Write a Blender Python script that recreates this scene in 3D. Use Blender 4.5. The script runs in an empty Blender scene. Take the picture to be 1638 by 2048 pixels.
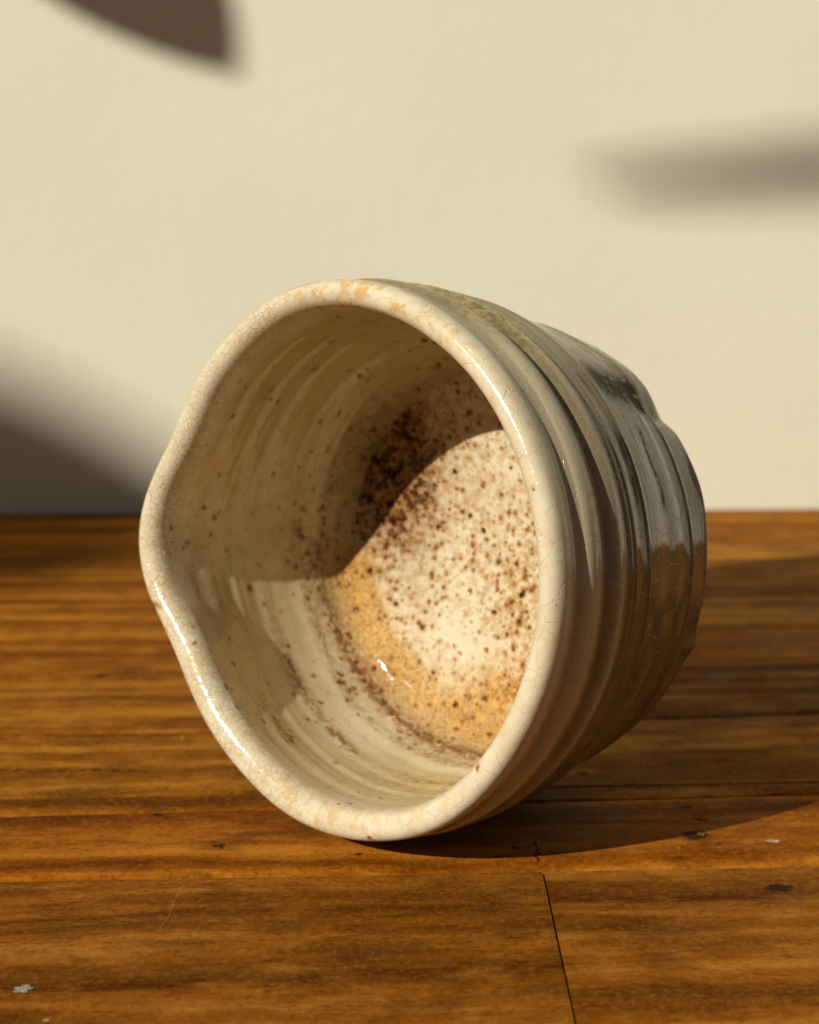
import bpy, bmesh, math, random
import numpy as np
from mathutils import Vector, Matrix

random.seed(7)
S = bpy.context.scene
COL = S.collection
MM = 0.001

# ------------------------------------------------------------------ camera
cd = bpy.data.cameras.new('camera')
cam = bpy.data.objects.new('camera', cd); COL.objects.link(cam)
cam.location = (0, 0, 0.09695)
cam.rotation_euler = (math.pi / 2 - 0.16603, 0, 0)
cd.sensor_fit = 'HORIZONTAL'; cd.sensor_width = 36; cd.lens = 36 * 3100 / 1638
cd.clip_start = 0.01; cd.clip_end = 100
cd.dof.use_dof = True; cd.dof.focus_distance = 0.235; cd.dof.aperture_fstop = 31
S.camera = cam

# ------------------------------------------------------------------ light
AZ, EL = math.radians(42.5), math.radians(28.5)
SUN = Vector((math.cos(AZ) * math.cos(EL), math.sin(AZ) * math.cos(EL), -math.sin(EL)))   # travel direction
E1 = Vector((-math.sin(AZ), math.cos(AZ), 0))
E2 = Vector((math.cos(AZ) * math.sin(EL), math.sin(AZ) * math.sin(EL), math.cos(EL)))
world = bpy.data.worlds.new('World'); S.world = world; world.use_nodes = True
bg = world.node_tree.nodes['Background']
bg.inputs[0].default_value = (1.0, 0.97, 0.88, 1); bg.inputs[1].default_value = 0.11
DIST = 400.0
ld = bpy.data.lights.new('low_sunbeam', 'SPOT')
ld.energy = 5.0 * 4 * math.pi * DIST ** 2
ld.color = (1.0, 0.92, 0.76)
ld.shadow_soft_size = DIST * math.tan(math.radians(0.53 / 2))
ld.spot_size = math.radians(2); ld.spot_blend = 0.1
lo = bpy.data.objects.new('low_sunbeam', ld); COL.objects.link(lo)
lo.location = Vector((-0.02, 0.27, 0.05)) - SUN * DIST
lo.rotation_euler = SUN.to_track_quat('-Z', 'Y').to_euler()
S.view_settings.view_transform = 'Standard'; S.view_settings.look = 'None'
S.view_settings.exposure = 0.0; S.view_settings.gamma = 1
S.render.engine = 'CYCLES'
S.cycles.max_bounces = 10; S.cycles.diffuse_bounces = 6; S.cycles.glossy_bounces = 4
S.cycles.caustics_reflective = True

# ------------------------------------------------------------------ helpers
def tag(o, label=None, cat=None, group=None, kind=None):
    if label: o['label'] = label
    if cat: o['category'] = cat
    if group: o['group'] = group
    if kind: o['kind'] = kind
    return o

def mesh_obj(name, verts, faces, mat, parent=None, smooth=True, attrs=None):
    me = bpy.data.meshes.new(name)
    me.from_pydata([tuple(v) for v in verts], [], faces)
    if smooth:
        me.polygons.foreach_set('use_smooth', [True] * len(me.polygons))
    if attrs:
        for k, arr in attrs.items():
            a = me.attributes.new(k, 'FLOAT', 'POINT'); a.data.foreach_set('value', np.asarray(arr, np.float32))
    me.materials.append(mat); me.update()
    o = bpy.data.objects.new(name, me); COL.objects.link(o)
    if parent: o.parent = parent
    return o

def empty(name, loc):
    o = bpy.data.objects.new(name, None); COL.objects.link(o); o.location = loc
    o.empty_display_size = 0.02
    return o

class NT:
    """small node-tree writer"""
    def __init__(self, name):
        self.m = bpy.data.materials.new(name); self.m.use_nodes = True
        self.t = self.m.node_tree; self.b = self.t.nodes['Principled BSDF']
    def n(self, typ, **kw):
        nd = self.t.nodes.new(typ)
        for k, v in kw.items(): setattr(nd, k, v)
        return nd
    def put(self, sock, v):
        if hasattr(v, 'is_linked'): self.t.links.new(v, sock)
        else:
            if isinstance(v, (tuple, list)) and len(v) == 3 and sock.type == 'RGBA': v = (*v, 1)
            sock.default_value = v
    def math(self, op, a, b=0.0, c=None, clamp=False):
        nd = self.n('ShaderNodeMath', operation=op, use_clamp=clamp)
        self.put(nd.inputs[0], a); self.put(nd.inputs[1], b)
        if c is not None: self.put(nd.inputs[2], c)
        return nd.outputs[0]
    def vmath(self, op, a, b=None):
        nd = self.n('ShaderNodeVectorMath', operation=op)
        self.put(nd.inputs[0], a)
        if b is not None: self.put(nd.inputs[3] if op == 'SCALE' else nd.inputs[1], b)
        return nd.outputs[0]
    def mix(self, f, a, b, mode='MIX'):
        nd = self.n('ShaderNodeMix', data_type='RGBA', blend_type=mode)
        self.put(nd.inputs[0], f); self.put(nd.inputs[6], a); self.put(nd.inputs[7], b)
        return nd.outputs[2]
    def ramp(self, f, lo, hi, a=0.0, b=1.0, smooth=True):
        nd = self.n('ShaderNodeMapRange', interpolation_type='SMOOTHSTEP' if smooth else 'LINEAR')
        self.put(nd.inputs[0], f); self.put(nd.inputs[1], lo); self.put(nd.inputs[2], hi)
        self.put(nd.inputs[3], a); self.put(nd.inputs[4], b)
        return nd.outputs[0]
    def noise(self, vec, scale=1.0, detail=2.0, rough=0.5, dist=0.0):
        nd = self.n('ShaderNodeTexNoise'); self.put(nd.inputs['Vector'], vec)
        nd.inputs['Scale'].default_value = scale; nd.inputs['Detail'].default_value = detail
        nd.inputs['Roughness'].default_value = rough; nd.inputs['Distortion'].default_value = dist
        return nd.outputs[0]
    def noisec(self, vec, scale=1.0, detail=2.0):
        nd = self.n('ShaderNodeTexNoise'); self.put(nd.inputs['Vector'], vec)
        nd.inputs['Scale'].default_value = scale; nd.inputs['Detail'].default_value = detail
        return nd.outputs[1]
    def vor(self, vec, scale=1.0, feature='F1', rand=1.0):
        nd = self.n('ShaderNodeTexVoronoi', feature=feature); self.put(nd.inputs['Vector'], vec)
        nd.inputs['Scale'].default_value = scale; nd.inputs['Randomness'].default_value = rand
        return nd.outputs
    def attr(self, name):
        return self.n('ShaderNodeAttribute', attribute_name=name).outputs['Fac']
    def sep(self, v):
        nd = self.n('ShaderNodeSeparateXYZ'); self.put(nd.inputs[0], v); return nd.outputs
    def comb(self, x, y, z):
        nd = self.n('ShaderNodeCombineXYZ')
        for i, v in enumerate((x, y, z)): self.put(nd.inputs[i], v)
        return nd.outputs[0]
    def bump(self, h, dist, strength=1.0, normal=None):
        nd = self.n('ShaderNodeBump'); self.put(nd.inputs['Height'], h)
        nd.inputs['Distance'].default_value = dist; nd.inputs['Strength'].default_value = strength
        if normal is not None: self.put(nd.inputs['Normal'], normal)
        return nd.outputs[0]
    def set(self, **kw):
        for k, v in kw.items(): self.put(self.b.inputs[k.replace('_', ' ')], v)
        return self.m

# ------------------------------------------------------------------ materials
def wall_material():
    t = NT('painted_plaster')
    p = t.vmath('SCALE', t.n('ShaderNodeNewGeometry').outputs['Position'], 1000.0)
    big = t.noise(p, 0.012, 3)
    col = t.mix(t.ramp(big, 0.3, 0.7), (0.70, 0.70, 0.59), (0.73, 0.73, 0.615))
    fine = t.noise(p, 0.8, 3, 0.6)
    mid = t.noise(p, 0.14, 3, 0.5)
    h = t.math('ADD', t.math('MULTIPLY', fine, 0.40), t.math('MULTIPLY', mid, 0.45))
    return t.set(Base_Color=col, Roughness=0.75, Specular_IOR_Level=0.25,
                 Normal=t.bump(h, 0.00034, 1.0))

MARKS = [  # world mm: x, y, rx, ry   (knots, nail holes, dents)
    (48.2, 248.9, 3.2, 2.6), (57.7, 228.3, 2.6, 1.8), (32.6, 279.9, 1.1, 1.7), (48.8, 262.0, 1.4, 1.2),
    (17.4, 243.3, 0.9, 1.2), (-31.4, 244.0, 1.5, 0.9), (-8.0, 240.5, 1.0, 0.7), (-44.0, 258.5, 1.2, 0.8), (-71.2, 348.4, 1.9, 2.0), (50.3, 255.9, 1.5, 0.7), (20.9, 242.0, 0.35, 5.5)]
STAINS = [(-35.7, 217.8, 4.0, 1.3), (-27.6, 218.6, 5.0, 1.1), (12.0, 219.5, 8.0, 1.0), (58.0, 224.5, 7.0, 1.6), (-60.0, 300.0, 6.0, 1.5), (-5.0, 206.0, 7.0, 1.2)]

def wood_material():
    t = NT('varnished_wood')
    pos = t.vmath('SCALE', t.n('ShaderNodeNewGeometry').outputs['Position'], 1000.0)
    oi = t.n('ShaderNodeObjectInfo')
    off = t.comb(t.math('MULTIPLY', oi.outputs['Random'], 3170.0), t.math('MULTIPLY', oi.outputs['Random'], 911.0), 0.0)
    s = t.sep(pos)
    # grain runs along the planks
    yr = t.math('SUBTRACT', s[1], t.math('MULTIPLY', s[0], 0.055))
    q = t.vmath('ADD', t.comb(s[0], yr, s[2]), off)
    warp = t.math('MULTIPLY', t.math('SUBTRACT', t.noise(t.vmath('MULTIPLY', q, (0.012, 0.05, 0.05)), 1.0, 2), 0.5), 14.0)
    qs = t.sep(q)
    yw = t.math('ADD', qs[1], warp)
    g0 = t.noise(t.comb(t.math('MULTIPLY', qs[0], 0.004), t.math('MULTIPLY', yw, 0.11), 0.0), 1.0, 2)
    g1 = t.noise(t.comb(t.math('MULTIPLY', qs[0], 0.02), t.math('MULTIPLY', yw, 0.55), 0.0), 1.0, 4, 0.6)
    g2 = t.noise(t.comb(t.math('MULTIPLY', qs[0], 0.09), t.math('MULTIPLY', yw, 1.3), 3.0), 1.0, 5, 0.65)
    pore = t.noise(t.comb(t.math('MULTIPLY', qs[0], 0.30), t.math('MULTIPLY', yw, 1.5), 9.0), 1.0, 2, 0.5)
    blot = t.noise(t.vmath('MULTIPLY', q, (0.045, 0.11, 0.1)), 1.0, 4, 0.6)
    mot = t.noise(t.vmath('MULTIPLY', q, (0.16, 0.26, 0.2)), 1.0, 5, 0.65)
    f = t.math('ADD', t.math('MULTIPLY', t.ramp(g0, 0.30, 0.70, -0.1, 1.1, False), 0.34), t.math('MULTIPLY', g1, 0.18))
    f = t.math('ADD', f, t.math('ADD', t.math('MULTIPLY', g2, 0.20), t.math('MULTIPLY', mot, 0.42)))
    cr = t.n('ShaderNodeValToRGB'); t.put(cr.inputs[0], f)
    e = cr.color_ramp.elements
    e[0].position = 0.36; e[0].color = (0.085, 0.024, 0.0018, 1)
    e[1].position = 0.78; e[1].color = (0.42, 0.178, 0.022, 1)
    m = e.new(0.58); m.color = (0.235, 0.082, 0.0062, 1)
    col = cr.outputs[0]
    col = t.mix(t.math('MULTIPLY', t.ramp(pore, 0.60, 0.74), 0.55), col, (0.055, 0.018, 0.003))
    col = t.mix(t.math('MULTIPLY', t.ramp(blot, 0.50, 0.68), 0.62), col, (0.085, 0.027, 0.003))
    col = t.mix(t.math('MULTIPLY', t.ramp(blot, 0.46, 0.30), 0.40), col, (0.48, 0.21, 0.024))
    streak = t.noise(t.comb(t.math('MULTIPLY', qs[0], 0.10), t.math('MULTIPLY', yw, 0.75), 21.0), 1.0, 4, 0.7)
    col = t.mix(t.math('MULTIPLY', t.ramp(streak, 0.60, 0.74), 0.60), col, (0.050, 0.015, 0.0016))
    fib = t.noise(t.comb(t.math('MULTIPLY', qs[0], 0.95), t.math('MULTIPLY', yw, 0.9), 5.0), 1.0, 4, 0.75)
    col = t.mix(t.math('MULTIPLY', t.ramp(fib, 0.50, 0.70), 0.32), col, (0.47, 0.215, 0.030))
    col = t.mix(t.math('MULTIPLY', t.ramp(fib, 0.48, 0.32), 0.55), col, (0.070, 0.022, 0.0022))
    # fine pale scuffs and dust
    iso = t.noise(pos, 0.9, 5, 0.75)
    col = t.mix(t.math('MULTIPLY', t.ramp(iso, 0.60, 0.76), 0.20), col, (0.52, 0.27, 0.08))
    v = t.vor(t.vmath('ADD', pos, t.vmath('SCALE', t.noisec(pos, 1.2, 2), 1.0)), 0.11)
    keep = t.math('GREATER_THAN', t.sep(v[1])[0], 0.86)
    fleck = t.math('MULTIPLY', t.ramp(v[0], 0.055, 0.02), keep)
    col = t.mix(t.math('MULTIPLY', fleck, 0.5), col, (0.62, 0.50, 0.36))
    # scratches: two long hair lines
    hole = None
    wp = t.vmath('ADD', pos, t.vmath('SCALE', t.vmath('SUBTRACT', t.noisec(pos, 0.7, 3), (0.5, 0.5, 0.5)), 2.4))
    for (x, y, rx, ry) in MARKS:
        d = t.vmath('MULTIPLY', t.vmath('SUBTRACT', wp, (x, y, 0.0)), (1 / rx, 1 / ry, 0.0))
        ln = t.n('ShaderNodeVectorMath', operation='LENGTH'); t.put(ln.inputs[0], d)
        k = t.ramp(ln.outputs['Value'], 1.0, 0.45)
        hole = k if hole is None else t.math('MAXIMUM', hole, k)
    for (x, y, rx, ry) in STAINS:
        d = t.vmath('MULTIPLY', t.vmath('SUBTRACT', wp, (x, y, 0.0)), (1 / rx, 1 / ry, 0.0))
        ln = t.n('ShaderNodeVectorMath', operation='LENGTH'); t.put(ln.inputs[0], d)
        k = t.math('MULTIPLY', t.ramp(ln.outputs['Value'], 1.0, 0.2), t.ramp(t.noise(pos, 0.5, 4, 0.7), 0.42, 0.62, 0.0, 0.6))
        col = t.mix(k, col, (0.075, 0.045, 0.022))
    # row of dark dashes pressed into one plank
    dl = t.ramp(t.math('ABSOLUTE', t.math('SUBTRACT', t.sep(wp)[1], t.math('ADD', 282.2, t.math('MULTIPLY', s[0], 0.0)))), 0.9, 0.25)
    dash = t.math('MULTIPLY', t.ramp(t.math('SINE', t.math('MULTIPLY', t.math('ADD', s[0], t.math('MULTIPLY', t.noise(pos, 0.09, 2), 9.0)), 1.9)), -0.3, 0.6), t.ramp(t.noise(pos, 0.22, 3), 0.36, 0.56))
    lim = t.math('MULTIPLY', t.math('LESS_THAN', s[0], -52.0), t.math('GREATER_THAN', s[0], -95.0))
    dd = t.math('MULTIPLY', t.math('MULTIPLY', dl, dash), t.math('MULTIPLY', lim, 0.6))
    hole2 = t.math('MAXIMUM', t.math('MULTIPLY', hole, 0.9), dd)
    tint = oi.outputs['Color']
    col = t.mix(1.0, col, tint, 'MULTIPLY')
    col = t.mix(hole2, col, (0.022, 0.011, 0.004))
    sc = None
    for (xa, ya, xb, yb, w) in ((-35.2, 229.4, -36.8, 207.0, 0.10), (-9.0, 247.0, -13.5, 239.0, 0.08), (-30.0, 308.0, -27.0, 280.0, 0.14),
                                (-14.0, 268.0, -9.0, 246.0, 0.07), (-22.0, 296.0, -24.5, 284.0, 0.12)):
        L = math.hypot(xb - xa, yb - ya); dx, dy = (xb - xa) / L, (yb - ya) / L
        wx = t.vmath('SUBTRACT', t.vmath('ADD', pos, t.vmath('SCALE', t.vmath('SUBTRACT', t.noisec(pos, 0.12, 2), (0.5, 0.5, 0.5)), 2.0)), (xa, ya, 0))
        w3 = t.sep(wx)
        along = t.math('ADD', t.math('MULTIPLY', w3[0], dx), t.math('MULTIPLY', w3[1], dy))
        perp = t.math('ABSOLUTE', t.math('SUBTRACT', t.math('MULTIPLY', w3[0], dy), t.math('MULTIPLY', w3[1], dx)))
        k = t.math('MULTIPLY', t.ramp(perp, w, w * 0.4), t.math('MULTIPLY', t.ramp(along, 0, 1.5), t.ramp(along, L, L * 0.6)))
        sc = k if sc is None else t.math('MAXIMUM', sc, k)
    col = t.mix(t.math('MULTIPLY', sc, 0.20), col, (0.62, 0.42, 0.22))
    h = t.math('ADD', t.math('MULTIPLY', g2, 0.6), t.math('MULTIPLY', iso, 0.5))
    h = t.math('SUBTRACT', h, t.math('MULTIPLY', t.ramp(pore, 0.60, 0.74), 0.35))
    h = t.math('SUBTRACT', h, t.math('MULTIPLY', hole2, 2.2))
    rough = t.ramp(t.noise(pos, 0.06, 4), 0.3, 0.7, 0.40, 0.58)
    return t.set(Base_Color=col, Roughness=rough, Specular_IOR_Level=0.006, Normal=t.bump(h, 0.00022, 1.0))

def glaze_material():
    t = NT('crackle_ash_glaze')
    p = t.vmath('SCALE', t.n('ShaderNodeTexCoord').outputs['Object'], 1000.0)
    A = {k: t.attr(k) for k in ('m_speck', 'm_amber', 'm_brown', 'm_olive', 'm_dark', 'm_out', 'm_lip', 'm_rust', 'm_bare', 'm_wall', 'm_pale', 'm_fine', 'm_clump', 'm_floor')}
    low = t.noise(p, 0.09, 3)
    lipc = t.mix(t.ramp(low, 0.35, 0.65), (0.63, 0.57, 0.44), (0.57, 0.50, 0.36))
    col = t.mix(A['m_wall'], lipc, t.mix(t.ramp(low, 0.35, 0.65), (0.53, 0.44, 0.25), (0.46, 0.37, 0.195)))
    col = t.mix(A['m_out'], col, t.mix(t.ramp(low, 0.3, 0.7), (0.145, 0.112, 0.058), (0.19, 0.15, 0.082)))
    col = t.mix(A['m_pale'], col, (0.50, 0.445, 0.32))
    mid = t.noise(p, 0.45, 5, 0.65)
    fine = t.noise(p, 1.5, 4, 0.6)
    # amber pooled glaze
    am = t.math('MULTIPLY', A['m_amber'], t.ramp(mid, 0.34, 0.54, 0.72, 1.0))
    col = t.mix(am, col, t.mix(t.ramp(t.math('ADD', t.math('MULTIPLY', mid, 0.7), t.math('MULTIPLY', fine, 0.3)), 0.38, 0.60), (0.72, 0.45, 0.15), (0.92, 0.68, 0.34)), 'MULTIPLY')
    ru = t.math('MULTIPLY', A['m_rust'], t.ramp(mid, 0.46, 0.62))
    col = t.mix(ru, col, (0.86, 0.64, 0.34), 'MULTIPLY')
    # olive ash runs
    ol = t.math('MULTIPLY', A['m_olive'], t.ramp(mid, 0.36, 0.56, 0.35, 1.0))
    col = t.mix(ol, col, t.mix(t.ramp(t.noise(p, 0.85, 4, 0.65), 0.43, 0.55), (0.15, 0.092, 0.004), (0.60, 0.47, 0.11)))
    # soft brown clouds
    cl = t.math('MULTIPLY', A['m_speck'], t.ramp(t.noise(p, 0.62, 5, 0.65), 0.43, 0.60))
    col = t.mix(t.math('MULTIPLY', cl, 0.85), col, (0.66, 0.42, 0.19), 'MULTIPLY')
    br = t.math('MULTIPLY', A['m_brown'], t.ramp(t.noise(p, 0.75, 4, 0.65), 0.38, 0.55))
    col = t.mix(t.math('MULTIPLY', br, 0.95), col, (0.36, 0.19, 0.07), 'MULTIPLY')
    pit = None
    # speckles of three sizes
    wp = t.vmath('ADD', p, t.vmath('SCALE', t.vmath('SUBTRACT', t.noisec(p, 1.6, 3), (0.5, 0.5, 0.5)), 1.0))
    spk = t.math('MAXIMUM', A['m_speck'], t.math('MULTIPLY', A['m_brown'], 0.9))
    for cell, dens, rad, c, al in ((0.95, 0.85, 0.60, (0.68, 0.46, 0.22), 0.9), (1.45, 0.85, 0.54, (0.46, 0.275, 0.11), 0.95),
                                   (2.1, 0.60, 0.44, (0.22, 0.13, 0.055), 0.97), (3.4, 0.38, 0.27, (0.05, 0.035, 0.03), 0.97)):
        v = t.vor(t.vmath('ADD', wp, (cell * 7.3, cell * 3.1, cell * 5.7)), 1 / cell)
        rc = t.sep(v[1])
        ok = t.math('LESS_THAN', rc[0], t.math('MULTIPLY', spk, dens))
        r = t.math('MULTIPLY', t.math('ADD', 0.35, t.math('MULTIPLY', rc[1], 0.65)), rad)
        k = t.math('MULTIPLY', t.ramp(v[0], r, t.math('MULTIPLY', r, 0.35)), ok)
        if cell > 1.2:
            pit = k if pit is None else t.math('MAXIMUM', pit, k)
            halo = t.math('MULTIPLY', t.ramp(v[0], t.math('MULTIPLY', r, 2.1), t.math('MULTIPLY', r, 0.5)), ok)
            col = t.mix(t.math('MULTIPLY', halo, 0.6), col, (0.74, 0.53, 0.28), 'MULTIPLY')
        col = t.mix(t.math('MULTIPLY', k, al), col, c, 'MULTIPLY')
    col = t.mix(t.math('MULTIPLY', A['m_clump'], 0.85), col, (0.42, 0.25, 0.10), 'MULTIPLY')  # brown clump, its wash deepened to paint in shade on the floor
    ck = t.math('MULTIPLY', A['m_clump'], t.ramp(t.noise(wp, 0.55, 4, 0.65), 0.46, 0.58))
    col = t.mix(t.math('MULTIPLY', ck, 0.95), col, (0.16, 0.085, 0.032), 'MULTIPLY')
    # stray pin spots everywhere on the glaze
    v = t.vor(wp, 1 / 7.0); rc = t.sep(v[1])
    k = t.math('MULTIPLY', t.ramp(v[0], 0.075, 0.03), t.math('LESS_THAN', rc[0], 0.20))
    col = t.mix(t.math('MULTIPLY', k, 0.85), col, t.mix(t.math('GREATER_THAN', rc[1], 0.5), (0.30, 0.11, 0.02), (0.05, 0.03, 0.015)))
    # dark iron marks
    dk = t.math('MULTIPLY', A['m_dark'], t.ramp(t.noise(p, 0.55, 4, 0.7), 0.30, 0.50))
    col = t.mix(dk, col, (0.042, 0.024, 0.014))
    # crackle net
    cw = t.vmath('ADD', p, t.vmath('SCALE', t.vmath('SUBTRACT', t.noisec(p, 0.5, 3), (0.5, 0.5, 0.5)), 1.6))
    e1 = t.vor(cw, 1 / 4.2, 'DISTANCE_TO_EDGE')[0]
    e2 = t.vor(t.vmath('ADD', cw, (40, 11, 7)), 1 / 1.15, 'DISTANCE_TO_EDGE')[0]
    net1 = t.math('MULTIPLY', t.ramp(e1, 0.018, 0.004), t.math('SUBTRACT', 1.0, A['m_fine']))
    net2 = t.math('MULTIPLY', t.ramp(e2, 0.07, 0.01), A['m_fine'])
    net = t.math('MULTIPLY', t.math('MAXIMUM', net1, net2), t.ramp(t.noise(p, 0.3, 3), 0.35, 0.6, 0.25, 1.0))
    col = t.mix(t.math('MULTIPLY', net2, t.math('MULTIPLY', A['m_lip'], 0.30)), col, (0.26, 0.19, 0.10))
    col = t.mix(t.math('MULTIPLY', net1, t.math('ADD', 0.12, t.math('MULTIPLY', A['m_lip'], 0.18))), col, (0.68, 0.63, 0.50))
    # bare clay at the foot
    bare = t.ramp(t.math('ADD', A['m_bare'], t.math('MULTIPLY', t.math('SUBTRACT', fine, 0.5), 0.5)), 0.45, 0.55)
    col = t.mix(bare, col, (0.11, 0.030, 0.010))
    # relief: crackle lines, pin-holed orange-peel skin, blistered amber
    bub = t.vor(p, 1 / 0.75)
    h = t.math('ADD', t.math('MULTIPLY', mid, 0.30), t.math('MULTIPLY', fine, 0.14))
    h = t.math('MULTIPLY', h, t.math('ADD', 0.3, t.math('MULTIPLY', A['m_lip'], 1.7)))
    h = t.math('ADD', h, t.math('MULTIPLY', t.math('MULTIPLY', A['m_olive'], A['m_out']), t.math('MULTIPLY', fine, 4.0)))
    h = t.math('SUBTRACT', h, t.math('MULTIPLY', net, 0.55))
    blis = t.math('MULTIPLY', t.ramp(bub[0], 0.42, 0.10), t.math('MULTIPLY', A['m_amber'], 2.2))
    h = t.math('ADD', h, blis)
    h = t.math('SUBTRACT', h, t.math('MULTIPLY', pit, 0.7))
    rough = t.math('ADD', 0.065, t.math('MULTIPLY', t.math('MAXIMUM', bare, dk), 0.5))
    rough = t.math('ADD', rough, t.math('MULTIPLY', A['m_olive'], 0.16))
    rough = t.math('ADD', rough, t.math('MULTIPLY', A['m_lip'], t.ramp(mid, 0.35, 0.65, 0.02, 0.16)))
    spec = t.math('SUBTRACT', t.math('SUBTRACT', 0.5, t.math('MULTIPLY', A['m_olive'], 0.25)), t.math('MULTIPLY', t.math('MAXIMUM', dk, A['m_floor']), 0.40))
    t.set(Base_Color=col, Roughness=rough, Specular_IOR_Level=spec, Normal=t.bump(h, 0.00012, 1.0),
          Coat_Weight=0.0, Coat_Roughness=0.05)
    return t.m

def simple_material(name, rgb, rough=0.5, var=0.15, scale=0.05, bumpd=0.0):
    t = NT(name)
    p = t.vmath('SCALE', t.n('ShaderNodeTexCoord').outputs['Object'], 1000.0)
    nz = t.noise(p, scale, 4)
    dark = tuple(c * (1 - var) for c in rgb)
    kw = dict(Base_Color=t.mix(t.ramp(nz, 0.3, 0.7), dark, rgb), Roughness=rough)
    if bumpd: kw['Normal'] = t.bump(nz, bumpd)
    return t.set(**kw)

M_WALL = wall_material(); M_WOOD = wood_material(); M_GLAZE = glaze_material()
M_LEAF = simple_material('leaf_green', (0.05, 0.12, 0.03), 0.4)
M_STEM = simple_material('stem_green', (0.09, 0.11, 0.04), 0.6)
M_POT = simple_material('terracotta', (0.38, 0.16, 0.08), 0.8)
M_SOIL = simple_material('potting_soil', (0.03, 0.02, 0.014), 0.95, 0.5, 0.3, 0.002)
M_FLOOR = simple_material('floor_boards', (0.16, 0.10, 0.06), 0.6)
M_CRUMB = simple_material('pale_flake', (0.42, 0.34, 0.22), 0.7, 0.45, 1.5)
M_LINT = simple_material('white_fluff', (0.30, 0.265, 0.21), 0.9, 0.3, 1.5)

# ------------------------------------------------------------------ wall and floor
def wall_y(x): return 0.5825 + 0.041 * x
vs, fs = [], []
x0, x1, z0, z1, th = -1.3, 1.6, -0.75, 1.2, 0.08
c8 = [(x0, wall_y(x0), z0), (x1, wall_y(x1), z0), (x1, wall_y(x1) + th, z0), (x0, wall_y(x0) + th, z0),
      (x0, wall_y(x0), z1), (x1, wall_y(x1), z1), (x1, wall_y(x1) + th, z1), (x0, wall_y(x0) + th, z1)]
BOX = [(0, 1, 5, 4), (1, 2, 6, 5), (2, 3, 7, 6), (3, 0, 4, 7), (4, 5, 6, 7), (3, 2, 1, 0)]
w = mesh_obj('wall', c8, BOX, M_WALL, smooth=False)
tag(w, 'cream painted plaster wall behind the wooden table', 'wall', kind='structure')
fl = mesh_obj('floor', [(-4.6, -4.0, -0.75), (2.5, -4.0, -0.75), (2.5, 0.7, -0.75), (-4.6, 0.7, -0.75)], [(0, 1, 2, 3)], M_FLOOR, smooth=False)
tag(fl, 'brown floor under the wooden table', 'floor', kind='structure')

# ------------------------------------------------------------------ table: one object per plank
table = empty('wooden_table', (0, 0.2, -0.75))
tag(table, 'worn varnished plank table top in orange brown wood by the wall', 'table')
TX0, TX1, THK = -0.95, 0.50, 0.026
J = [(-0.25, .03), (-0.17, .03), (-0.09, .035), (0.0, .04), (0.075, .04), (0.155, .042), (0.2339, .050), (0.2634, .075), (0.2713, .057),
     (0.3108, .090), (0.350, .075), (0.389, .065), (0.428, .055), (0.469, .048), (0.510, .044), (0.548, .042), (0.5803, .041)]
TINT = {5: (0.90, 0.87, 1.05), 6: (1.02, 0.88, 0.72), 7: (1.10, 1.04, 0.9), 8: (0.98, 1.0, 0.98), 9: (0.86, 0.82, 0.8), 10: (1.08, 1.06, 1.1), 11: (1.12, 1.12, 1.15), 12: (0.90, 0.86, 0.85)}
def plank(ya, ka, yb, kb, xa, xb, drop=0.0, front_bevel=0.0005, fb_right=None, tint=(1, 1, 1), seed=0):
    rnd = random.Random(seed)
    n = max(8, int((xb - xa) / 0.006))
    ph = [rnd.uniform(0, 6.28) for _ in range(6)]
    gap = 0.00017
    vs, fs = [], []
    for i in range(n + 1):
        x = xa + (xb - xa) * i / n
        wob = lambda p: 0.00012 * math.sin(x * 63 + ph[p]) + 0.00008 * math.sin(x * 211 + ph[p + 1])
        y0 = ya + ka * x + gap + wob(0); y1 = yb + kb * x - gap + wob(2)
        fb = front_bevel
        if fb_right is not None:
            u = min(1, max(0, (x + 0.03) / 0.05)); fb = front_bevel + (fb_right - front_bevel) * u
        fb *= 1 + 0.25 * math.sin(x * 150 + ph[4])
        bb = 0.0005
        top = -drop
        prof = [(y0, top - THK), (y0, top - 0.45 * fb - 0.0004), (y0 + 0.25 * fb, top - 0.30 * fb - 0.0001), (y0 + fb, top - 0.03 * fb), (y0 + fb * 1.4, top),
                (y1 - bb * 1.4, top), (y1 - bb, top - 0.00003), (y1 - 0.3 * bb, top - 0.00015), (y1, top - 0.0004), (y1, top - THK)]
        vs += [(x, yy, zz) for yy, zz in prof]
    k = 10
    for i in range(n):
        for j in range(k):
            a = i * k + j; b = i * k + (j + 1) % k
            fs.append((a, a + k, b + k, b))
    m = len(vs); vs += vs[:k] + vs[n * k:n * k + k]
    fs.append(tuple(m + j for j in range(k))); fs.append(tuple(m + k + j for j in reversed(range(k))))
    o = mesh_obj('plank', vs, fs, M_WOOD, smooth=True)
    o.data.polygons[len(fs) - 1].use_smooth = False; o.data.polygons[len(fs) - 2].use_smooth = False
    o.parent = table; o.matrix_parent_inverse = table.matrix_world.inverted()
    o.color = (*tint, 1)
    return o
bpy.context.view_layer.update()
table.matrix_world = Matrix.Translation((0, 0.2, -0.75))
bpy.context.view_layer.update()
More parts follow.
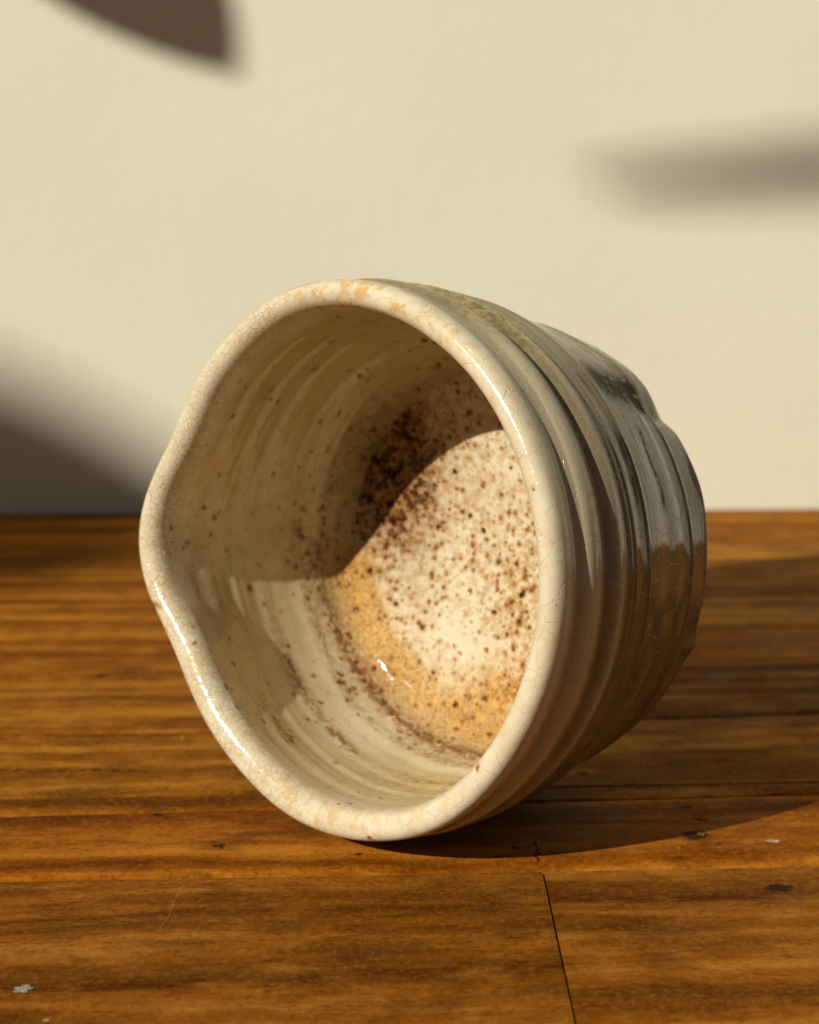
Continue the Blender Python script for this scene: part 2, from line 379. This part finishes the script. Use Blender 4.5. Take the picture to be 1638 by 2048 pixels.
for i in range(len(J) - 1):
    (ya, ka), (yb, kb) = J[i], J[i + 1]
    rnd = random.Random(100 + i)
    g = rnd.uniform(0.88, 1.10)
    tint = TINT.get(i, (g, g * rnd.uniform(0.96, 1.03), g * rnd.uniform(0.9, 1.05)))
    kw = dict(drop=rnd.uniform(0, 0.00012))
    if i == 5: kw = dict(drop=0.0005)
    if i == 6: kw = dict(drop=0.0, front_bevel=0.0012, fb_right=0.0036)
    if i == 5:
        cut = 0.0213
        g2 = tuple(c * f for c, f in zip(tint, (1.05, 1.04, 1.0)))
        plank(ya, ka, yb, kb, TX0, cut - 0.00015, tint=tint, seed=i, **kw)
        plank(ya, ka, yb, kb, cut + 0.00015, TX1, tint=g2, seed=i + 50, **kw)
    else:
        plank(ya, ka, yb, kb, TX0, TX1, tint=tint, seed=i, **kw)
def tbox(name, a, b, parent):
    v = [(x, y, z) for z in (a[2], b[2]) for x, y in ((a[0], a[1]), (b[0], a[1]), (b[0], b[1]), (a[0], b[1]))]
    o = mesh_obj(name, v, BOX, M_WOOD, smooth=False)
    o.parent = parent; o.matrix_parent_inverse = parent.matrix_world.inverted(); return o
for lx in (TX0 + 0.04, TX1 - 0.10):
    for ly in (-0.22, 0.42):
        tbox('leg', (lx, ly, -0.75), (lx + 0.06, ly + 0.06, -0.0272), table)

# ------------------------------------------------------------------ the cup
cA = np.array([-14.0806, 244.794, 47.2588]); nx = np.array([-0.6377831536, -0.7652067490, 0.0876999440])
ux = np.array([0.7681665432, -0.6402500776, 0.0]); vx = np.array([0.0561498959, 0.0673681628, 0.9961469369])

def spl(xs, ys):
    """smooth periodic-free interpolation (monotone-ish cubic through points)"""
    xs = np.array(xs, float); ys = np.array(ys, float)
    m = np.gradient(ys, xs)
    def f(x):
        x = np.clip(x, xs[0], xs[-1]); i = np.clip(np.searchsorted(xs, x) - 1, 0, len(xs) - 2)
        h = xs[i + 1] - xs[i]; s = (x - xs[i]) / h
        return ((2 * s**3 - 3 * s**2 + 1) * ys[i] + (s**3 - 2 * s**2 + s) * h * m[i] + (-2 * s**3 + 3 * s**2) * ys[i + 1] + (s**3 - s**2) * h * m[i + 1])
    return f

PD = [0, 60, 92, 105, 115, 126, 136, 146, 156, 166, 173, 181, 188, 194, 201, 209, 220, 230, 239, 248, 258, 266, 278, 288, 298, 330, 360]
D_OUT = [0, 0, .4, .2, -.5, -1.5, -2.2, -3.1, -3.0, -1.3, 0.0, .7, .1, -1.2, -3.4, -4.9, -5.0, -4.4, -3.8, -3.1, -2.1, -1.5, -1.0, -.6, 0, 0, 0]
EXTRA = [0, 0, 0, .1, .2, .3, .3, .4, .3, .1, .1, .1, .2, .5, .8, 1.0, 1.2, 1.3, 1.3, 1.3, 1.2, 1.0, .5, .2, 0, 0, 0]
d_out = spl(PD, D_OUT); d_ext = spl(PD, EXTRA)
r_base = spl([0, 3, 6, 12, 20, 28, 36, 44, 50, 52.5, 54.3], [45.2, 45.6, 45.8, 45.9, 45.6, 44.7, 43.3, 42.0, 41.1, 40.6, 39.6])
r_in = spl([0, 4, 10, 20, 28, 34, 37, 38.5], [40.9, 40.8, 40.8, 40.5, 39.6, 38.2, 37.3, 36.8])

def gs(x, c, s): return np.exp(-((x - c) / s) ** 2)
def cusp(x): return np.abs(np.sin(np.pi * x))         # sharp valleys, round tops

NP = 720
phi = np.linspace(0, 2 * np.pi, NP, endpoint=False); phd = np.degrees(phi)
rg = np.random.default_rng(3)
def pnoise(k, amp):
    o = np.zeros(NP)
    for j in range(1, k + 1): o += amp / j ** 0.8 * np.sin(j * phi + rg.uniform(0, 6.28))
    return o
DO, DE = d_out(phd), d_ext(phd)
wob1, wob2, wob3, lipz = pnoise(5, .35), pnoise(7, .30), pnoise(9, .25), pnoise(14, .16)
lipt = 1 + pnoise(16, .05)

rows = []; wrow = []; side = []    # each row: radius array, w array
def outer_row(w):
    fade = np.exp(-(max(w, 0) / 15.0) ** 1.6)
    r = np.full(NP, float(r_base(w))) + DO * fade
    we = w + 0.55 * np.sin(phi - 0.3) * min(1, w / 12) + 0.12 * np.sin(5 * phi + 1)
    dep = 1 + 0.25 * np.sin(2 * phi + 0.6)
    r += -0.62 * gs(we, 5.7, 1.9) * dep + 0.28 * gs(we, 9.2, 1.9) - 0.72 * gs(we, 13.4, 1.15) * dep + 0.34 * gs(we, 16.5, 1.6) - 0.30 * gs(we, 19.0, 0.9)
    r += -0.10 * gs(we, 10.9, .22) - 0.10 * gs(we, 11.7, .2) - 0.10 * gs(we, 12.4, .2) - 0.08 * gs(we, 3.6, .3) - 0.07 * gs(we, 7.4, .25)
    amp = (1 / (1 + np.exp(-(w - 20) / 0.6))) * (1 / (1 + np.exp((w - 52) / 1.0)))
    wl_ = w + 0.5 * np.sin(phi - 0.2) + 0.25 * wob1
    r += amp * (0.26 * gs(wl_, 21.6, 0.40) + 0.32 * gs(wl_, 26.4, 0.50) + 0.28 * gs(wl_, 45.4, 0.55) - 0.18 * gs(wl_, 35, 2.6) - 0.18 * gs(wl_, 42.4, 1.8) - 0.15 * gs(wl_, 24, 1.0))
    low_ = gs((phd + 180) % 360 - 180, -50, 32)
    r += amp * low_ * 0.13 * (cusp((w + 2.2 * phi / np.pi + 0.8 * wob2) / 3.3) - 0.6)
    r += 0.008 * np.sin(40 * w / 10 + 3 * wob2)
    r += -1.7 * gs(phd, 42.0, 4.5) * gs(w, 50, 6.0) - 0.3 * gs(phd, 36, 20) * gs(w, 44, 8) + 0.7 * gs(phd, 55, 6) * gs(w, 47, 6)
    r += 0.7 * gs(phd, 342, 3.0) * gs(w, 53, 3.5) + 0.5 * gs(phd, 20, 9) * gs(w, 53, 3)
    r += 0.12 * wob3 * min(1, w / 10)
    return r
def inner_row(w):
    fade = np.exp(-(max(w, 0) / 17.0) ** 1.5)
    r = np.full(NP, float(r_in(w))) + (DO - DE) * fade
    sp = w + 1.6 * phi / np.pi + 0.8 * wob2
    a = 0.13 * (1 - 0.65 * gs(phd, 215, 42)) * (1 / (1 + np.exp(-(w - 5) / 1.2))) * (1 / (1 + np.exp((w - 38) / 1.0)))
    q = sp / 7.2 + 0.3 + 0.12 * np.sin(sp * 0.31)
    r += -a * (np.sin(2 * np.pi * q) + 0.35 * np.sin(4 * np.pi * q + 0.8 + 0.5 * np.sin(phi))) - 0.25 * a * gs((sp / 3.7) % 1.0, 0.5, 0.10)
    r += 0.10 * wob1
    return r
ws_out = np.concatenate([np.linspace(54.3, 50, 26), np.linspace(49.8, 3.0, 205)])
for w_ in ws_out:
    rows.append(outer_row(w_)); wrow.append(np.full(NP, w_)); side.append(1)
ro_end = rows[-1]; ri_start = inner_row(4.0)
# lip: rounded bead between the two walls
NL = 40
for k in range(1, NL):
    a = math.pi * k / NL
    c = (ro_end + ri_start) / 2; hw = (ro_end - ri_start) / 2
    lt = 1 + (lipt - 1) * math.sin(a)
    bulge = 1 + 0.10 * math.sin(a)
    r = c + hw * lt * math.cos(a) * (1 + 0.08 * math.sin(a) ** 2)
    w_ = 3.0 + (4.0 - 3.0) * k / NL - math.sin(a) ** 0.85 * (3.3 + lipz)
    rows.append(r + 0.05 * wob3); wrow.append(w_); side.append(0.5)
for w_ in np.linspace(4.0, 38.5, 150):
    rows.append(inner_row(w_)); wrow.append(np.full(NP, w_)); side.append(0)
rl = rows[-1]
fr = spl([0, .25, .5, .75, 1.0], [1.0, .985, .955, .92, .87])
for k in range(1, 25):
    s = k / 24
    rr = rl * (1 - 0.13 * s ** 1.6); ww = 38.5 + 4.9 * math.sin(s * math.pi / 2) ** 0.9
    rows.append(rr); wrow.append(np.full(NP, ww)); side.append(-0.5)
rl = rows[-1]; wl = wrow[-1][0]
for k in range(1, 60):
    s = k / 60
    rr = rl * (1 - s)
    rip = 0.10 * np.sin(s * 26 + phi) * math.sin(math.pi * min(1, s * 1.2)) if s < 0.83 else 0 * phi
    rows.append(rr); wrow.append(wl + 5.0 * (1 - (1 - s) ** 2) + rip); side.append(-1)
R = np.array(rows); Wd = np.array(wrow); NR = len(rows)
sd = np.repeat(np.array(side)[:, None], NP, 1)
X = R * np.cos(phi); Y = R * np.sin(phi); Z = -Wd
PH = np.repeat(phd[None], NR, 0)

def n2(x, y, seed, sc):
    g = np.random.default_rng(seed); o = 0
    for _ in range(10):
        k = g.normal(size=3) / sc; o = o + np.sin(k[0] * x + k[1] * y + g.uniform(0, 6.28))
    return o / 10 ** .5
def n3(seed, sc):
    g = np.random.default_rng(seed); o = 0
    for _ in range(12):
        k = g.normal(size=3) / sc; o = o + np.sin(k[0] * X + k[1] * Y + k[2] * Z + g.uniform(0, 6.28))
    return o / 12 ** .5
def st(a, b, x): 
    q = np.clip((x - a) / (b - a), 0, 1); return q * q * (3 - 2 * q)
inn = (sd <= 0.0).astype(float); out = (sd >= 0.9).astype(float); lipm = ((sd > 0.4) & (sd < 0.6)).astype(float)
floor_ = (sd < -0.9).astype(float); corner = ((sd < -0.4)).astype(float)
lowleft = st(178, 195, PH) * st(318, 296, PH)          # the side that lies lowest, towards the spout
rad = R
ring = np.exp(-((rad - 32.0) / 4.6) ** 4) * (Wd > 38)
m_amber0 = np.clip(inn * ring * lowleft, 0, 1)
# speckle: whole floor, fading on the wall
m_speck = floor_ * (0.80 + 0.25 * n3(11, 9))
clump = gs(X, -25, 8.5) * gs(Y, 13, 14)
m_speck = m_speck + floor_ * 0.6 * clump
m_speck = m_speck * (1 - 0.75 * gs(X, -4, 7) * gs(Y, -19, 4)) * (1 - 0.35 * gs(X, -3, 9) * gs(Y, 2, 8))
m_clump = np.clip((floor_ + corner * .5) * clump * 1.25, 0, 1)
wallm = inn * (1 - floor_)
m_speck = m_speck + wallm * (0.55 * st(31, 41, Wd) * np.clip(0.35 + lowleft, 0, 1) + 0.45 * gs(Wd, 34, 5) * gs(PH, 186, 10) + 0.05)
m_speck = m_speck + lipm * (0.01 + 0.06 * gs(PH, 203, 14))
m_speck = m_speck * (1 - 0.55 * m_amber0)
m_speck = np.clip(m_speck, 0, 1)
m_amber = np.clip(inn * ring * lowleft * (1.15 + 0.2 * n3(5, 7)), 0, 1)
m_amber = np.maximum(m_amber, np.clip(floor_ * gs(PH, 283, 24) * gs(rad, 28, 6.5) * 1.2, 0, 1))
ll2 = st(188, 205, PH) * st(300, 280, PH)
m_brown = wallm * ll2 * (0.95 * gs(Wd, 38.2 + 0.9 * n3(21, 14), 2.0) + 0.5 * gs(Wd, 33.5 + 1.5 * n3(22, 12), 1.4) + 0.95 * gs(Wd, 25.2 + 0.8 * n3(23, 12), 1.6) * (0.25 + 0.75 * (gs(PH, 224, 11) + gs(PH, 245, 8))) + 0.9 * gs(Wd, 12.6, 1.6) * gs(PH, 238, 10))
m_brown = m_brown + 2.0 * lipm * gs(PH, 197.5, 0.9) * gs(R - R[sd[:, 0] == 0.5].mean(0), 1.5, 1.2) + wallm * 0.9 * gs(Wd, 38.0, 2.0) * gs(PH, 189, 6)
m_olive_i = wallm * gs(PH, 276, 20) * gs(Wd, 21, 9) * 0.38
up = gs(PH, 79, 25)
m_olive_o = out * (up * (1.35 * gs(Wd, 16.8, 2.0) + 0.75 * gs(Wd, 10.5, 3.2)) * (0.85 + 0.3 * n3(31, 6)))
m_olive = np.clip(m_olive_i + m_olive_o, 0, 1)
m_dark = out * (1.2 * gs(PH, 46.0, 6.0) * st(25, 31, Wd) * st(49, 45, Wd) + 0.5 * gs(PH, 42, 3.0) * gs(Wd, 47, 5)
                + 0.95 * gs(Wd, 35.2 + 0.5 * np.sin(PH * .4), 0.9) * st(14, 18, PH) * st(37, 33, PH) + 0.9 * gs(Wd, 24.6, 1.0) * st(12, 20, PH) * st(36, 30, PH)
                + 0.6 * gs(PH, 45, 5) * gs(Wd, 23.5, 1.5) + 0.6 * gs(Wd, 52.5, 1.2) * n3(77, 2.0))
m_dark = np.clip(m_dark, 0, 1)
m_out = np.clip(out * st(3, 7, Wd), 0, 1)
m_lip = np.clip(lipm + out * st(12, 4, Wd) + inn * st(9, 4, Wd) * (1 - corner), 0, 1)
m_rust = np.clip(lipm * (0.22 + 0.85 * gs(PH, 80, 24) + 0.40 * gs(PH, 268, 30) + 0.30 * gs(PH, 195, 14)) + out * st(9, 3, Wd) * gs(PH, 82, 22) * 0.8
                 + inn * st(7, 4, Wd) * 0.5 * gs(PH, 278, 22), 0, 1)
m_wall = inn * (1 - floor_ * 0.85) * st(5, 11, Wd + 10 * floor_) * (1 - 0.7 * gs(PH, 240, 45))  # paler along the sunlit lower wall, that light put into the colour
m_pale = out * (1.0 * gs(Wd, 9.0, 2.6) + 0.7 * gs(Wd, 16.8, 1.6)) * st(70, 50, PH + 360 * 0 - 360 * (PH > 180))
m_floor = np.clip(corner * (1 - 0.8 * m_amber), 0, 1)
m_fine = st(80, 115, PH) * st(285, 255, PH) * m_lip
m_bare = out * st(50.6, 53.2, Wd + 1.4 * n3(41, 4) + 2.2 * gs(PH, 318, 10))

# assemble, set on the table
P = np.stack([X.ravel(), Y.ravel(), Z.ravel()], 1)
centre = np.array([[0, 0, -(wl + 5.0)]])
P = np.vstack([P, centre])
rot = np.stack([ux, vx, nx], 1)
zmin = (P @ rot.T + cA)[:, 2].min()
cA[2] -= zmin - 0.02
faces = []
idx = np.arange(NR * NP).reshape(NR, NP)
a = idx[:-1]; b = idx[1:]
quads = np.stack([a, np.roll(a, -1, 1), np.roll(b, -1, 1), b], 2).reshape(-1, 4)
# orientation: rows go foot -> lip -> floor, phi counter-clockwise seen from the opening
faces = quads.tolist()
last = idx[-1]
faces += [(int(last[k]), int(last[(k + 1) % NP]), NR * NP) for k in range(NP)]
def ext(m): return np.concatenate([m.ravel(), [m[-1].mean()]])
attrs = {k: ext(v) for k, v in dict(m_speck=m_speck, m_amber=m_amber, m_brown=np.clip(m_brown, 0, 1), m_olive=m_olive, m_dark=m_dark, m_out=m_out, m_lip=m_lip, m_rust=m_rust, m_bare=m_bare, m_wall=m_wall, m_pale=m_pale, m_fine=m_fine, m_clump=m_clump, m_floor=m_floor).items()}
Mcup = Matrix([[ux[i], vx[i], nx[i], cA[i] * MM] for i in range(3)] + [[0, 0, 0, 1]])
cup = empty('tea_cup', (0, 0, 0))
cup.matrix_world = Mcup
tag(cup, 'cream crackle glazed stoneware cup with pinched spout lying on its side on the table', 'cup')
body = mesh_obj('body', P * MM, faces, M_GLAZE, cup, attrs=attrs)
# the unglazed base: turned disc with a shallow foot
brow = [(R[0], np.full(NP, 54.3))]
for rr, ww in ((38.9, 55.0), (37.6, 55.5), (35.0, 55.7), (33.2, 56.2), (31.5, 56.3), (29.5, 55.6), (26, 55.1), (14, 54.8)):
    brow.append((np.full(NP, rr) + (R[0] - R[0].mean()) * (rr / 40), np.full(NP, ww)))
BR = np.array([q[0] for q in brow]); BW = np.array([q[1] for q in brow])
BP = np.stack([(BR * np.cos(phi)).ravel(), (BR * np.sin(phi)).ravel(), -BW.ravel()], 1)
BP = np.vstack([BP, [[0, 0, -54.8]]])
bi = np.arange(len(brow) * NP).reshape(len(brow), NP)
a = bi[1:]; b = bi[:-1]
bf = np.stack([a, np.roll(a, -1, 1), np.roll(b, -1, 1), b], 2).reshape(-1, 4).tolist()
bf += [(int(bi[-1][(k + 1) % NP]), int(bi[-1][k]), len(BP) - 1) for k in range(NP)]
M_CLAY = simple_material('bare_red_clay', (0.13, 0.038, 0.013), 0.6, 0.5, 0.6, 0.0002)
base = mesh_obj('base', BP * MM, bf, M_CLAY, cup)
base['label'] = 'bare dark red clay base'

rb = random.Random(17); bv, bfc = [], []
cand = np.argwhere((m_amber > 0.55) & (PH > 198) & (PH < 292) & (sd < -0.4) & (R > 27.5) & (R < 34.5))
for k in range(230):
    i, j = cand[rb.randrange(len(cand))]
    keep = math.exp(-((PH[i, j] - 236) / 30) ** 2) * math.exp(-((R[i, j] - 31.0) / 2.2) ** 2)
    if rb.random() > keep + 0.10: continue
    c = np.array([X[i, j], Y[i, j], Z[i, j]])
    t1_ = np.array([X[i, (j + 1) % NP], Y[i, (j + 1) % NP], Z[i, (j + 1) % NP]]) - c; t2_ = np.array([X[i + 1, j], Y[i + 1, j], Z[i + 1, j]]) - c
    nn = np.cross(t1_, t2_); nn /= np.linalg.norm(nn)
    if nn[2] < 0: nn = -nn
    t1_ /= np.linalg.norm(t1_); t2_ = np.cross(nn, t1_)
    rr_ = rb.uniform(0.12, 0.34); o0 = len(bv)
    for a_ in range(4):
        el_ = a_ / 4 * math.pi / 2
        for q_ in range(10):
            az_ = 2 * math.pi * q_ / 10
            bv.append(c - nn * rr_ * 0.15 + rr_ * (math.cos(el_) * (math.cos(az_) * t1_ + math.sin(az_) * t2_) + math.sin(el_) * 0.8 * nn))
    bv.append(c + nn * rr_ * 0.65)
    for a_ in range(3):
        for q_ in range(10):
            q2 = (q_ + 1) % 10; bfc.append((o0 + a_ * 10 + q_, o0 + a_ * 10 + q2, o0 + a_ * 10 + 10 + q2, o0 + a_ * 10 + 10 + q_))
    bfc += [(o0 + 30 + q_, o0 + 30 + (q_ + 1) % 10, o0 + 40) for q_ in range(10)]
M_BUB = simple_material('amber_blister_glaze', (0.50, 0.30, 0.10), 0.05, 0.25, 0.8)
bub = mesh_obj('glaze_blisters', np.array(bv) * MM, bfc, M_BUB, cup)
bub['kind'] = 'stuff'
# ------------------------------------------------------------------ crumbs on the table
def crumb(name, x, y, size, flat, mat, label, seed, z=0.0):
    rnd = random.Random(seed); n = 25; vs = []; fs = []
    for layer, (zz, sc) in enumerate(((0.0, 0.85), (0.5, 1.0), (1.0, 0.7))):
        rnd2 = random.Random(seed)
        for k in range(n):
            r = size * (0.8 + 0.22 * math.sin(2 * k * 6.283 / n + seed) + 0.15 * math.sin(5 * k * 6.283 / n) + rnd2.uniform(-.16, .16)) * sc; an = 2 * math.pi * (k + rnd2.uniform(-.3, .3)) / n
            vs.append((r * 1.25 * math.cos(an), r * 0.8 * math.sin(an), flat * zz * (1 if layer < 2 else rnd.uniform(.6, 1.1))))
    for L in (0, 1):
        for k in range(n):
            k2 = (k + 1) % n; fs.append((L * n + k, L * n + k2, (L + 1) * n + k2, (L + 1) * n + k))
    fs.append(tuple(reversed(range(n)))); vs.append((0, 0, flat * .9))
    fs += [(2 * n + k, 2 * n + (k + 1) % n, 3 * n) for k in range(n)]
    o = mesh_obj(name, vs, fs, mat, smooth=False); o.location = (x, y, z)
    tag(o, label, 'crumb'); return o
crumb('wood_flake', 0.0606, 0.2459, 0.0009, 0.0003, M_CRUMB, 'small pale flake lying near the worn plank edge', 2)
crumb('lint_fleck', -0.0518, 0.1943, 0.0014, 0.0002, M_LINT, 'blurred white fluff speck on the front plank', 5, -0.0005)
crumb('dirt_crumb', 0.0492, 0.2488, 0.0006, 0.0005, simple_material('reddish_grit', (0.11, 0.055, 0.03), 0.95, 0.4, 2.0), 'tiny reddish grit crumb caught in the dark dent beside the cup shadow', 9)

V = Vector
# ------------------------------------------------------------------ unseen plants added towards the light as shadow casters
def sunpt(a, b, c): return E1 * a + E2 * b + SUN * c
def rec(x, y, z, c):
    p = V((x, y, z)) * MM; return sunpt(p.dot(E1), p.dot(E2), c)
def leaf_mesh(base, tip, width, fold=0.25, droop=0.03, power=0.9, blunt=0.8):
    """blade from base to tip, facing the light, thick, folded along its midrib"""
    ax = tip - base; L = ax.length; ax = ax / L
    side = ax.cross(SUN).normalized(); nrm = side.cross(ax).normalized()
    vs, fs = [], []; n, k = 22, 8
    for layer in (0, 1):
        for i in range(n + 1):
            s = i / n
            hw = 0.5 * width * (math.sin(math.pi * min(1, s ** power * 0.985 + 0.012)) ** blunt)
            for j in range(k + 1):
                q = 2 * j / k - 1
                p = base + ax * (L * s) + side * (hw * q) + nrm * (fold * hw * abs(q) + droop * L * math.sin(math.pi * s)) - nrm * (0.0006 * layer)
                vs.append(p)
    m = (n + 1) * (k + 1)
    for i in range(n):
        for j in range(k):
            a = i * (k + 1) + j
            fs.append((a, a + 1, a + k + 2, a + k + 1)); fs.append((m + a, m + a + k + 1, m + a + k + 2, m + a + 1))
    rim = [j for j in range(k + 1)] + [i * (k + 1) + k for i in range(1, n + 1)] + [n * (k + 1) + j for j in range(k - 1, -1, -1)] + [i * (k + 1) for i in range(n - 1, 0, -1)]
    for i in range(len(rim)):
        a, b = rim[i], rim[(i + 1) % len(rim)]; fs.append((b, a, m + a, m + b))
    return vs, fs
def tube_mesh(pts, r0, r1, seg=10):
    vs, fs = [], []; n = len(pts)
    for i, p in enumerate(pts):
        d = (pts[min(i + 1, n - 1)] - pts[max(i - 1, 0)]).normalized()
        a = d.orthogonal().normalized(); b = d.cross(a); r = r0 + (r1 - r0) * i / (n - 1)
        for k in range(seg):
            t = 2 * math.pi * k / seg; vs.append(p + (a * math.cos(t) + b * math.sin(t)) * r)
    for i in range(n - 1):
        for k in range(seg):
            k2 = (k + 1) % seg; fs.append((i * seg + k, i * seg + k2, (i + 1) * seg + k2, (i + 1) * seg + k))
    fs.append(tuple(reversed(range(seg)))); fs.append(tuple((n - 1) * seg + k for k in range(seg)))
    return vs, fs
def bez(p0, p1, p2, p3, n=14):
    return [p0 * (1 - t) ** 3 + p1 * 3 * t * (1 - t) ** 2 + p2 * 3 * t * t * (1 - t) + p3 * t ** 3 for t in [i / n for i in range(n + 1)]]
def lathe(prof, seg=36):
    vs, fs = [], []
    for r, z in prof:
        for k in range(seg):
            t = 2 * math.pi * k / seg; vs.append((r * math.cos(t), r * math.sin(t), z))
    for i in range(len(prof) - 1):
        for k in range(seg):
            k2 = (k + 1) % seg; fs.append((i * seg + k, i * seg + k2, (i + 1) * seg + k2, (i + 1) * seg + k))
    fs.append(tuple(reversed(range(seg)))); fs.append(tuple((len(prof) - 1) * seg + k for k in range(seg)))
    return vs, fs
def shadow_caster_plant(name, label, foot, pot_r, pot_h, stems, leaves, trunk_r=0.004):
    root = empty(name, foot); bpy.context.view_layer.update(); inv = Matrix.Translation(-Vector(foot))
    tag(root, label, 'plant')
    F = Vector(foot)
    prof = [(pot_r * .72, 0), (pot_r * .95, pot_h * .85), (pot_r * 1.04, pot_h * .86), (pot_r * 1.06, pot_h), (pot_r * .96, pot_h), (pot_r * .93, pot_h * .88)]
    v, f = lathe(prof); mesh_obj('pot', v, f, M_POT, root)
    v, f = lathe([(pot_r * .90, pot_h * .84), (pot_r * .91, pot_h * .885), (pot_r * .4, pot_h * .90)]); mesh_obj('soil', v, f, M_SOIL, root)
    for pts in stems:
        v, f = tube_mesh([p - F for p in pts], trunk_r, trunk_r * .5); mesh_obj('stem', v, f, M_STEM, root)
    for (b, t, w, kw) in leaves:
        v, f = leaf_mesh(b - F, t - F, w, **kw); mesh_obj('leaf', v, f, M_LEAF, root)
    return root
V = Vector
# leaf known by its shadow on the wall, upper left; pot and stem added
c1 = -0.85
fA = V((-0.83, 0.06, 0.0))
b1, t1 = rec(-168, 575, 267, c1), rec(-62, 579.5, 160, c1)
top = b1 + V((-0.03, 0.02, 0.03))
st0 = bez(fA + V((0, 0, .09)), fA + V((0.01, 0, .4)), top + V((-.03, .02, -.1)), top)
ext_l = []
for k in range(6):
    an = math.radians(150 + k * 16); p = st0[3 + k]
    bb = p + V((math.cos(an) * .02, math.sin(an) * .02, .01)); ext_l.append((bb, bb + V((math.cos(an) * .09, math.sin(an) * .06, .02)), .045, {}))
shadow_caster_plant('shadow_caster_plant', 'unseen leafy plant in a clay pot, added to cast the upper left leaf shadow', tuple(fA), 0.06, 0.10,
             [st0, bez(top, top + V((.01, 0, .02)), b1 + V((0, 0, .02)), b1)], [(b1, t1, 0.062, dict(power=0.95))] + ext_l)
# unseen plant added to shade the wall right and the table behind the cup
fB = V((-0.30, -0.24, 0.0))
c4 = -0.35
b4, t4 = rec(247, 493, 0, c4), rec(-22, 377, 0, c4)
c2 = -2.1
b2, t2 = rec(308, 595, 136, c2), rec(69, 585, 119.5, c2)
tb = fB + V((0.0, -0.02, 0.55))
s4 = bez(fB + V((0, 0, .09)), fB + V((0, -.02, .7)), b4 + V((0, -.10, .20)), b4)
s2 = bez(fB + V((-.01, 0, .09)), fB + V((0, -.05, .9)), b2 + V((.15, -.2, .15)), b2)
ext_l = []
for k in range(5):
    an = math.radians(200 + k * 32); p = s2[3 + k]
    ext_l.append((p, p + V((math.cos(an) * .12, math.sin(an) * .12, .03)), .016, {}))
shadow_caster_plant('shadow_caster_plant', 'unseen narrow leaved plant on the table front left, added to cast shadows', tuple(fB), 0.06, 0.10, [s4, s2],
             [(b4, t4, 0.082, dict(power=1.0, fold=.1)), (b2, t2, 0.0145, dict(power=0.9, fold=.05, droop=0.01, blunt=0.35))] + ext_l)
# tall floor plant made up to shade the foot of the wall, left
c3 = -4.2
b3, t3 = rec(-324, 569, 53, c3), rec(-105, 452, 0, c3)
fC = V((b3.x - 0.34, b3.y + 0.03, -0.75))
tc = b3 + V((-.10, .02, .02))
s3 = bez(fC + V((0, 0, .26)), fC + V((0, 0, .9)), tc + V((-.05, 0, -.3)), tc)
ext_l = []
for k in range(6):
    an = math.radians(110 + k * 34); p = s3[7 + k]
    ext_l.append((p, p + V((math.cos(an) * .16, math.sin(an) * .16, .05)), .09, {}))
shadow_caster_plant('shadow_caster_plant', 'unseen tall plant in a big floor pot, added to shade the foot of the wall', tuple(fC), 0.15, 0.28,
             [s3, bez(tc, tc + V((.03, 0, .02)), b3 + V((-.03, 0, .01)), b3)], [(b3, t3, 0.134, dict(power=1.0, fold=.1))] + ext_l, trunk_r=0.01)
